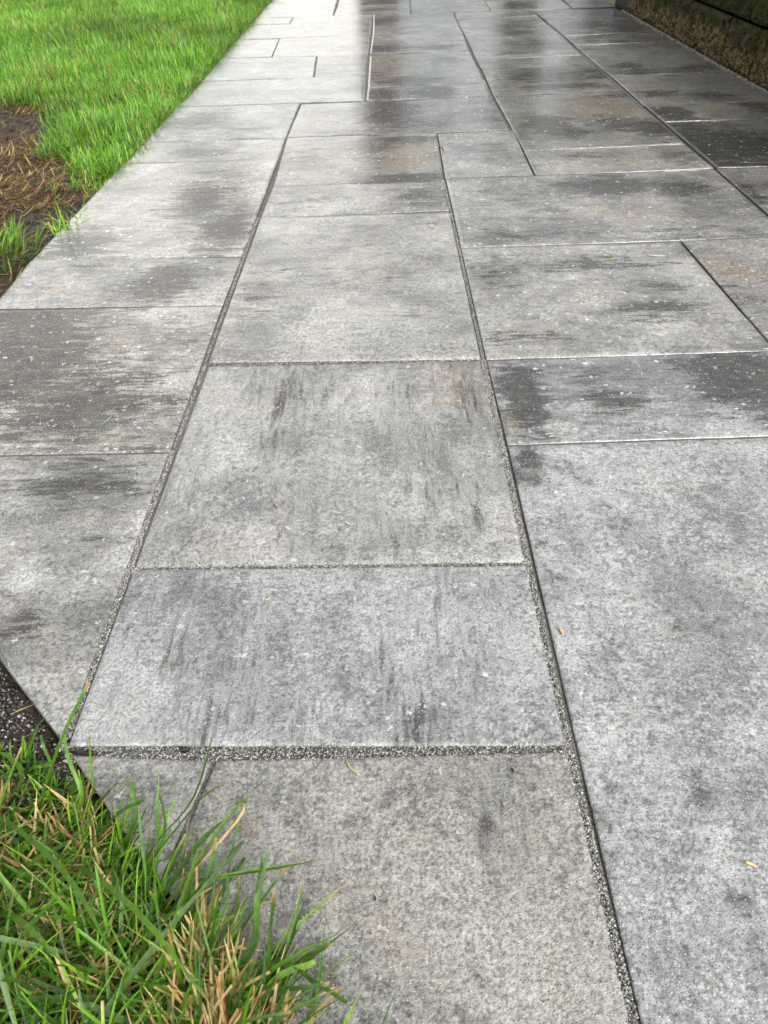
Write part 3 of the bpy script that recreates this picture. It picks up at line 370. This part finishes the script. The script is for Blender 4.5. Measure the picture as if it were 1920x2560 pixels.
# ---------------------------------------------------------------- grass
def blades(name,root,length,width,az,lean,curl,tint,mat,seg=3,fold=0.,blunt=None,parent=None,tiptint=None):
    n=len(root); s=np.linspace(0,1,seg+1); th=lean[:,None]+curl[:,None]*s[None]            # angle from vertical
    ds=length[:,None]/seg
    hx=np.concatenate([np.zeros((n,1)),np.cumsum(np.sin(th[:,1:])*ds,1)],1); hz=np.concatenate([np.zeros((n,1)),np.cumsum(np.cos(th[:,1:])*ds,1)],1)
    ca,sa=np.cos(az)[:,None],np.sin(az)[:,None]
    cx=root[:,0:1]+hx*ca; cy=root[:,1:2]+hx*sa; cz=root[:,2:3]+hz
    prof=np.minimum(1,(1-s)*2.2+.06)*np.minimum(1,.55+s*2.2)
    wd=width[:,None]*prof[None]
    if blunt is not None: wd=np.where(blunt[:,None],width[:,None]*np.minimum(1,.55+s*2.2)[None]*(1-.35*s[None]),wd)
    L=np.stack([cx-sa*wd/2,cy+ca*wd/2,cz],2); Rr=np.stack([cx+sa*wd/2,cy-ca*wd/2,cz],2)
    K=2
    if fold:
        Mid=np.stack([cx+np.cos(th)*0*ca,cy,cz-wd*fold],2); V=np.stack([L,Mid,Rr],2); K=3
    else: V=np.stack([L,Rr],2)
    V=V.reshape(-1,3); stride=(seg+1)*K; b=np.arange(n)[:,None]*stride+np.arange(seg)[None]*K
    Q=[]
    for k in range(K-1): Q.append(np.stack([b+k,b+k+1,b+K+k+1,b+K+k],2).reshape(-1,4))
    Q=np.vstack(Q); me=fast_mesh(name,V,Q); me.materials.append(mat)
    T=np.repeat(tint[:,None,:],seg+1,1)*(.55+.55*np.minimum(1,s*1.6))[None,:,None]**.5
    if tiptint is not None: T[:,-1]=np.where(rs.rand(n,1)<.35,tiptint,T[:,-1])
    T=np.repeat(T[:,:,None,:],K,2).reshape(-1,3); vcol(me,'tint',np.column_stack([T,np.ones(len(T))]))
    me.polygons.foreach_set('use_smooth',[True]*len(me.polygons))
    o=link(bpy.data.objects.new(name,me),parent); o['kind']='stuff'; return o
GREENS=np.array([(.10,.245,.016),(.15,.32,.022),(.05,.15,.014),(.20,.37,.045),(.14,.26,.075)])
STRAW=np.array([(.42,.30,.13),(.33,.21,.08),(.50,.39,.20),(.24,.12,.04)])
def pick(A,n,p=None,j=.18): return A[rs.choice(len(A),n,p=p)]*(1-j+2*j*rs.rand(n,1))
# lawn beyond the path edge
nl=270000
y=2.2+7.0*rs.rand(nl)**.85; x=-.995-(3.4*(.25+.75*(y-1.5)/8))*rs.rand(nl)
thin=vnoise(x,y,2.2,21)*.6+vnoise(x,y,6,22)*.4
sx=x+.16*(vnoise(x,y,9,23)-.5)+.05*(rs.rand(nl)-.5);sy=y+.45*(vnoise(x,y,7,24)-.5)+.22*(rs.rand(nl)-.5)
keep=~in_poly(sx,sy,soilp)&(rs.rand(nl)<.45+.8*thin); x,y,thin=x[keep],y[keep],thin[keep]; n=len(x)
clump=vnoise(x,y,5,25); rim=np.clip((x+1.16)/.16,0,1)
length=(.042+.062*rs.rand(n))*(.55+1.0*clump); lean=abs(rs.normal(.62,.5,n)); az=rs.rand(n)*6.283
az=np.where(rs.rand(n)<.15,1.9+5*(vnoise(x,y,4,26)-.5)+rs.normal(0,.5,n),az)
lean=np.where((x>-1.05)&(np.cos(az)>0),lean*.75,lean)
t=pick(GREENS,n); t*= (.50+.62*vnoise(x,y,1.9,27)+.42*vnoise(x,y,6.5,29))[:,None]; dry=rs.rand(n)<.05+.10*(vnoise(x,y,4,28)>.72); t[dry]=pick(STRAW,dry.sum())
t*=np.array([1.0,1.0,1.0])
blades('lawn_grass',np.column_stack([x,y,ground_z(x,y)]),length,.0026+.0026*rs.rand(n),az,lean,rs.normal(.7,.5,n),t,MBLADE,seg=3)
n=5200; y=2.75+5.4*rs.rand(n); x=-1.0-.07*rs.rand(n)+.035*np.clip((y-2.7)/5,0,1); k=rs.rand(n)<.25+.9*vnoise(y,y*0,6,41); x,y=x[k],y[k]; n=len(x)
t=pick(GREENS,n); dry=rs.rand(n)<.08; t[dry]=pick(STRAW,dry.sum())
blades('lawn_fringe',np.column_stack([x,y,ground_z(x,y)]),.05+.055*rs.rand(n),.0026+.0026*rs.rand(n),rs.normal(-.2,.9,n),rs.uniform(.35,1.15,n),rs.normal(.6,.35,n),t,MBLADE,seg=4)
# dead brown thatch over the bare patch
n=46000; x=-1.0-1.5*rs.rand(n); y=1.15+3.2*rs.rand(n); k=in_poly(x+.3*(rs.rand(n)-.5),y+.6*(rs.rand(n)-.5),soilp)&(rs.rand(n)<.15+.88*(vnoise(x*.7+y*.5,y,4.5,31)>.40)*np.clip((-1.0-x)/.12,.35,1)); x,y=x[k],y[k]; n=len(x)
t=pick(np.array([(.15,.075,.026),(.27,.155,.055),(.52,.40,.19),(.075,.036,.015),(.32,.26,.07)]),n,p=[.32,.20,.11,.29,.08])
blades('dead_thatch',np.column_stack([x,y,ground_z(x,y)+.002+.006*rs.rand(n)]),.02+.05*rs.rand(n),.0016+.0022*rs.rand(n),rs.normal(.2,1.1,n),rs.uniform(1.05,1.62,n),rs.normal(.1,.35,n),t,MSTRAW,seg=3)
# soil crumbs
n=16000; x=-1.0-1.4*rs.rand(n);y=1.1+2.7*rs.rand(n); k=in_poly(x,y,soilp); x,y=x[k],y[k]; n=len(x)
grains('soil_crumbs',np.column_stack([x,y,ground_z(x,y)+.001]),.0016+.004*rs.rand(n)**3,MGRAIN,None,np.clip(rs.choice([.010,.018,.03,.055],n)[:,None]*np.array([1.1,.85,.65]),0,1),9)
# small tuft growing in the bare soil
def tuft(cx,cy,r,n,lab,hh=.075):
    a=rs.rand(n)*6.283; q=r*np.sqrt(rs.rand(n)); x=cx+q*np.cos(a); y=cy+q*np.sin(a)
    o=blades('grass_tuft',np.column_stack([x,y,ground_z(x,y)]),hh*(.6+.7*rs.rand(n)),.003+.002*rs.rand(n),a+rs.normal(0,.5,n),abs(rs.normal(.4,.25,n)),rs.normal(.5,.3,n),pick(GREENS,n),MBLADE,seg=4)
    o['kind']='thing'; return tag(o,lab,'grass tuft')
tuft(-1.19,2.07,.14,300,'isolated green grass tuft growing in the bare brown soil patch',.09)
# verge beside the cut corner
def verge_rand(n,depth=.75):
    u=rs.rand(n); d=depth*rs.rand(n); y0=-.30+.92*u; x=(.03-y0)-d*.72-.004; yv=y0-d*.72*.5; return x,yv
n=23000; x,y=verge_rand(n,.62); gap=(y>.40+.10*vnoise(x,y,14,33)-.30*np.clip(x+.42,-.25,.0))|((x+y)>.028)|(rs.rand(n)>.5+.9*vnoise(x,y,13,34))
x,y=x[~gap],y[~gap]; n=len(x)
az=rs.rand(n)*6.283; nr=np.clip(1-(.03-(x+y))/.10,0,1); az=np.where(rs.rand(n)<.35+.5*nr,rs.normal(.8,.65,n),az)
t=pick(np.array([(.085,.21,.013),(.145,.31,.018),(.04,.115,.011),(.21,.39,.035),(.095,.19,.055)]),n,p=[.28,.16,.34,.10,.12],j=.3)
edge=np.where(y>.25,np.clip(1-(y-.25)*4,.35,1),1.)*(1+.35*nr)
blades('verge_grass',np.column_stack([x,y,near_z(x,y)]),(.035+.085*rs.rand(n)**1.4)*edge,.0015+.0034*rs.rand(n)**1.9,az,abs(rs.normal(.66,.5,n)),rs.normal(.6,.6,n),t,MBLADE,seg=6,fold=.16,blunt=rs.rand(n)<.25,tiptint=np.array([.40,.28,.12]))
n=8500; x,y=verge_rand(n,.60); gap=(y>.40)|((x+y)>.02); x,y=x[~gap],y[~gap]; n=len(x)
blades('straw_thatch',np.column_stack([x,y,near_z(x,y)+.012*rs.rand(n)]),.02+.05*rs.rand(n),.0014+.0028*rs.rand(n)**2,rs.rand(n)*6.283,rs.uniform(.7,1.6,n),rs.normal(.1,.5,n),pick(STRAW,n,p=[.3,.28,.22,.2]),MSTRAW,seg=4,fold=.1,blunt=rs.rand(n)<.4)
n=230; x,y=verge_rand(n,.5); k=(y<.30)&(x+y<-.05); x,y=x[k],y[k]; n=len(x)
blades('fallen_blades',np.column_stack([x,y,near_z(x,y)+.018+.035*rs.rand(n)]),.09+.12*rs.rand(n),.0035+.004*rs.rand(n),rs.rand(n)*6.283,rs.uniform(.95,1.45,n),rs.normal(.25,.3,n),pick(np.array([(.09,.19,.02),(.05,.12,.015),(.14,.24,.03),(.12,.20,.07)]),n,j=.25),MBLADE,seg=7,fold=.15,blunt=rs.rand(n)<.3,tiptint=np.array([.42,.28,.12]))
n=420; x=-.40-.45*rs.rand(n); y=.36+.55*rs.rand(n); k=(x+y<.02)&(x+y>-.3); x,y=x[k],y[k]; n=len(x)
blades('verge_litter',np.column_stack([x,y,near_z(x,y)+.003]),.012+.035*rs.rand(n),.0010+.0016*rs.rand(n),rs.rand(n)*6.283,rs.uniform(1.3,1.6,n),rs.normal(.1,.3,n),pick(np.array([(.10,.045,.018),(.22,.12,.04),(.05,.025,.012),(.35,.25,.11)]),n),MSTRAW,seg=3)
n=900; x=-.38-.5*rs.rand(n); y=.36+.6*rs.rand(n); k=(x+y<.028)&(x+y>-.3); x,y=x[k],y[k]; n=len(x)
grains('verge_clods',np.column_stack([x,y,near_z(x,y)]),.002+.006*rs.rand(n)**2,MGRAIN,None,rs.choice([.012,.02,.035],n)[:,None]*np.array([1.1,.95,.85]),22)
n=900; x=-.20+.10*rs.rand(n)-.05*rs.rand(n); y=.10+.17*rs.rand(n); k=x+y<.035; x,y=x[k],y[k]; n=len(x)
blades('straw_clump',np.column_stack([x,y,near_z(x,y)+.008]),.035+.055*rs.rand(n),.0014+.003*rs.rand(n)**2,rs.normal(.9,1.0,n),rs.uniform(.25,1.3,n),rs.normal(.2,.4,n),pick(STRAW,n,p=[.34,.22,.30,.14]),MSTRAW,seg=4,fold=.1,blunt=rs.rand(n)<.4)
# long single blades leaning over the slabs
HC=[np.array(c) for c in ((.075,.17,.02),(.12,.25,.025),(.045,.11,.018),(.11,.19,.075),(.50,.36,.16))]
def hero_blade(r,m,tp,w,c):
    r,m,tp=map(np.array,(r,m,tp)); s=np.linspace(0,1,13)[:,None]; ov=max(0.,(r[0]+r[1]-.012)); b0=np.array([r[0]-ov*.5-.012,r[1]-ov*.5-.012,-.02]); r=r+np.array([0,0,.022 if ov>.004 else .004]); m=m+np.array([0,0,.012])
    K=[2*b0-r,b0,r,m,tp,2*tp-m]; seg=np.minimum((s[:,0]*3).astype(int),2); u=s[:,0]*3-seg; p=[]
    for i,t in zip(seg,u):
        a,b_,c_,d_=K[i:i+4]; p.append(.5*((2*b_)+(c_-a)*t+(2*a-5*b_+4*c_-d_)*t*t+(3*b_-a-3*c_+d_)*t**3))
    p=np.array(p)
    d=np.gradient(p,axis=0); d/=np.linalg.norm(d,axis=1)[:,None]+1e-9; side=np.cross(d,[0,0,1.]); side/=np.linalg.norm(side,axis=1)[:,None]+1e-9; up=np.cross(side,d)
    tw=rs.normal(0,.35); side=side*math.cos(tw)+up*math.sin(tw); up=np.cross(side,d)
    s1=s[:,0]; blunt=rs.rand()<.4; pr=np.minimum(1,.5+2.2*s1)*(np.minimum(1,(1-s1)*3.2+.10) if not blunt else 1-.25*s1); ww=(w*pr)[:,None]
    V=np.stack([p-side*ww/2+up*ww*.14,p,p+side*ww/2+up*ww*.14],1).reshape(-1,3)
    b=np.arange(12)*3; Q=np.vstack([np.stack([b+k,b+k+1,b+k+4,b+k+3],1) for k in (0,1)])
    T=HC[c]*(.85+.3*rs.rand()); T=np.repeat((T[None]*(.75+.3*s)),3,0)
    if rs.rand()<.5: T[-3:]=(.42,.27,.12)
    return V,Q,np.column_stack([T,np.ones(len(T))])
HV=[];HQ=[];HT=[];o=0
for h in HERO:
    V,Q,T=hero_blade(*h); HV.append(V);HQ.append(Q+o);HT.append(T);o+=len(V)
me=fast_mesh('overhanging_grass',np.vstack(HV),np.vstack(HQ)); me.materials.append(MBLADE); vcol(me,'tint',np.vstack(HT)); me.polygons.foreach_set('use_smooth',[True]*len(me.polygons))
ho=link(bpy.data.objects.new('overhanging_grass',me)); ho['kind']='stuff'
n=40000; x=-.36-.6*rs.rand(n); y=.36+.7*rs.rand(n); k=(x+y<.035)&(x+y>-.35); x,y=x[k],y[k]; n=len(x)
grains('verge_grit',np.column_stack([x,y,near_z(x,y)+.001]),.0008+.0024*rs.rand(n)**2.5,MGRAIN,None,np.clip(rs.choice([.02,.05,.12,.25,.4],n,p=[.35,.25,.2,.13,.07])[:,None]*np.array([1,.97,.92]),0,1),12)

# ---------------------------------------------------------------- small litter on the slabs
def chip(name,x,y,L,w,h,ang,colr,label,cat,bend=.2,rough=.5):
    s=np.linspace(-1,1,7); V=[];F=[]
    for i,t in enumerate(s):
        ww=w/2*math.sqrt(max(.02,1-t*t*.96)); cx=t*L/2; cy=bend*L*(t*t-.5)*.5
        zz=.0008+h*(.25*(t*t)); V+= [(cx,cy-ww,zz),(cx,cy-ww*.3,zz+h),(cx,cy+ww*.3,zz+h*.9),(cx,cy+ww,zz)]
    for i in range(6):
        for k in range(3): a=i*4+k; F.append((a,a+1,a+5,a+4))
        F.append((i*4+3,i*4,i*4+4,i*4+7))
    F+=[(0,3,2,1),(24,25,26,27)]
    o=mesh_obj(name,V,F,plain(name+'_surface',colr,rough,.0,300,.35),None,True); o.location=(x,y,.0015); o.rotation_euler=(0,0,ang); return tag(o,label,cat)
chip('grass_clipping',-.571,1.183,.038,.004,.0012,1.25,(.16,.26,.12),'pale green grass clipping lying on the dark streaked slab','grass clipping')
chip('wood_chip',-.2024,.908,.013,.005,.002,2.2,(.33,.20,.09),'brown wood chip on the square slab in the middle column','wood chip')
chip('husk',.2285,.6253,.015,.0045,.002,1.85,(.55,.36,.2),'pale orange husk beside the joint on the long slab','husk')
chip('husk',.3703,.3089,.012,.0045,.002,2.7,(.60,.36,.17),'orange husk farthest out on the long slab near the frame edge','husk')
chip('leaf_fragment',-.1925,.699,.010,.004,.0012,.5,(.42,.31,.18),'curled tan leaf fragment just below a wide sandy joint','leaf fragment')
chip('seed',.1322,.4207,.006,.003,.002,1.9,(.06,.02,.012),'tiny reddish brown seed by the top edge of the nearest slab','seed')
chip('seed',-.0313,.2804,.006,.0028,.002,1.3,(.05,.025,.02),'dark seed in the middle of the nearest slab','seed')
chip('leaf_fragment',.1321,2.1703,.017,.007,.0015,.1,(.55,.28,.14),'orange leaf fragment on the long middle slab','leaf fragment')
chip('grass_clipping',.6051,1.9091,.022,.006,.003,.8,(.08,.17,.02),'small green sprig on the wet slab right of the middle','grass clipping',.5)
chip('grass_clipping',.7296,1.9024,.045,.006,.0015,-.2,(.42,.38,.24),'pale dried grass clipping on the wet slab beside a green sprig','grass clipping')
chip('pine_needle',1.0469,3.875,.075,.003,.0015,1.0,(.40,.15,.05),'thin orange needle lying on a dark wet slab','pine needle',.1)
chip('leaf_strip',.2167,2.9547,.12,.007,.002,1.62,(.36,.2,.08),'narrow brown leaf strip caught in a joint between two wet slabs','leaf')
chip('berry',-.1297,.23,.010,.009,.007,.3,(.03,.016,.014),'dark round berry at the foot of the overhanging grass','berry',0)
chip('slot',-.392,.4535,.036,.0055,.004,-.08,(.014,.011,.009),'short black sliver for a slot in the sandy joint at the cut corner','slot',.05)  # dark sliver put where the joint has only a shaded gap
chip('joint_hole',-.2667,.4551,.012,.008,.005,.1,(.012,.011,.010),'small black chip for a hole in the wide sandy joint','joint hole',0)  # black chip whose colour stands in for a dark hole
chip('grass_clipping',-.0594,.4282,.028,.0025,.0012,-.9,(.42,.38,.18),'thin yellow grass clipping on the nearest slab below the joint','grass clipping')
chip('leaf_fragment',-.0177,2.2568,.016,.005,.0015,.3,(.45,.2,.1),'reddish leaf fragment by a dark line at the top of the long slab','leaf fragment')

# ---------------------------------------------------------------- what the wet slabs mirror: a pale house and trees past the path
house=empty('pale_house',(-5.5,14.,0)); tag(house,'pale rendered house past the far end of the path','house')
def hb(name,x0,x1,y0,y1,z0,z1,m,par=house): 
    return mesh_obj(name,[(x+5.5*(par is house),y-14.*(par is house),z) for x,y,z in boxv(x0,x1,y0,y1,z0,z1)],BF,m,par)
MREND=plain('white_render',(.80,.80,.79),.7,.002,12,.05);MBRICK=plain('brown_timber',(.045,.034,.025),.7,.004,20,.3);MGREY=plain('grey_cladding',(.22,.25,.27),.6,.002,9,.15);MFR=plain('white_frame',(.75,.75,.74),.4);MGL=plain('dark_glass',(.02,.022,.025),.08)
hb('wall',-14,-.35,14,18,-.1,7.5,MREND)
hb('corner_boards',-.345,.255,13.9,18,-.1,8.6,MBRICK)
hb('side_panel',.26,1.2,14.15,18,-.1,7.9,MGREY)
hb('roof',-14.4,-.36,13.5,18.6,7.505,7.9,plain('slate',(.06,.06,.065),.6,.004,9))
for wx in (-3.78,-8.5):
    f=hb('window',wx,wx+1.3,13.93,13.997,2.8,4.75,MFR)
    for a in (0,1): 
        o=mesh_obj('pane',[(x+5.5,y-14.,z) for x,y,z in boxv(wx+.05+a*.65,wx+.05+a*.65+.52,13.90,13.927,2.87,4.68)],BF,MGL,f)
def tree(name,cx,cy,h,rx,rz,zc,nl,leafc,label,seed,sz=.16):
    r=np.random.RandomState(seed); t=empty(name,(cx,cy,0)); tag(t,label,'tree')
    V=[];F=[]; k=8
    for i,(z,rad) in enumerate([(0,.16),(h*.25,.13),(h*.6,.09),(h*.95,.02)]):
        V+=[(rad*h/5*math.cos(a*6.283/k)+.05*math.sin(i),rad*h/5*math.sin(a*6.283/k),z) for a in range(k)]
    for i in range(3):
        for a in range(k): F.append((i*k+a,i*k+(a+1)%k,(i+1)*k+(a+1)%k,(i+1)*k+a))
    mesh_obj('trunk',V,F,MPOST,t,True)
    cl=r.normal(0,1,(26,3)); cl/=np.linalg.norm(cl,axis=1)[:,None]; cl*=(r.rand(26,1)**.4)*.8
    p=cl[r.randint(0,26,nl)]+r.normal(0,.2,(nl,3)); p=p*np.array([rx,rx,rz])+np.array([0,0,zc])
    u=r.normal(0,1,(nl,3));u/=np.linalg.norm(u,axis=1)[:,None]; w=np.cross(u,r.normal(0,1,(nl,3)));w/=np.linalg.norm(w,axis=1)[:,None]; s=(sz*(.5+r.rand(nl)))[:,None]
    V=np.stack([p-u*s,p+w*s*.5,p+u*s,p-w*s*.5],1).reshape(-1,3); Q=np.arange(nl*4).reshape(-1,4)
    me=fast_mesh('crown',V,Q); me.materials.append(leafc); link(bpy.data.objects.new('crown',me),t)
MLEAF=plain('dark_leaf',(.03,.05,.018),.6,0,2,.4);MLEAF2=plain('brown_leaf',(.05,.045,.022),.6,0,2,.4)
tree('cypress',2.15,13.5,7.5,.3,3.6,3.9,5000,MLEAF,'slender dark cypress just past the corner of the pale house',1)
tree('broad_tree',5.2,17.,4.6,1.6,1.5,2.7,5000,MLEAF2,'broad brownish tree farther back behind the stone wall',2,.2)
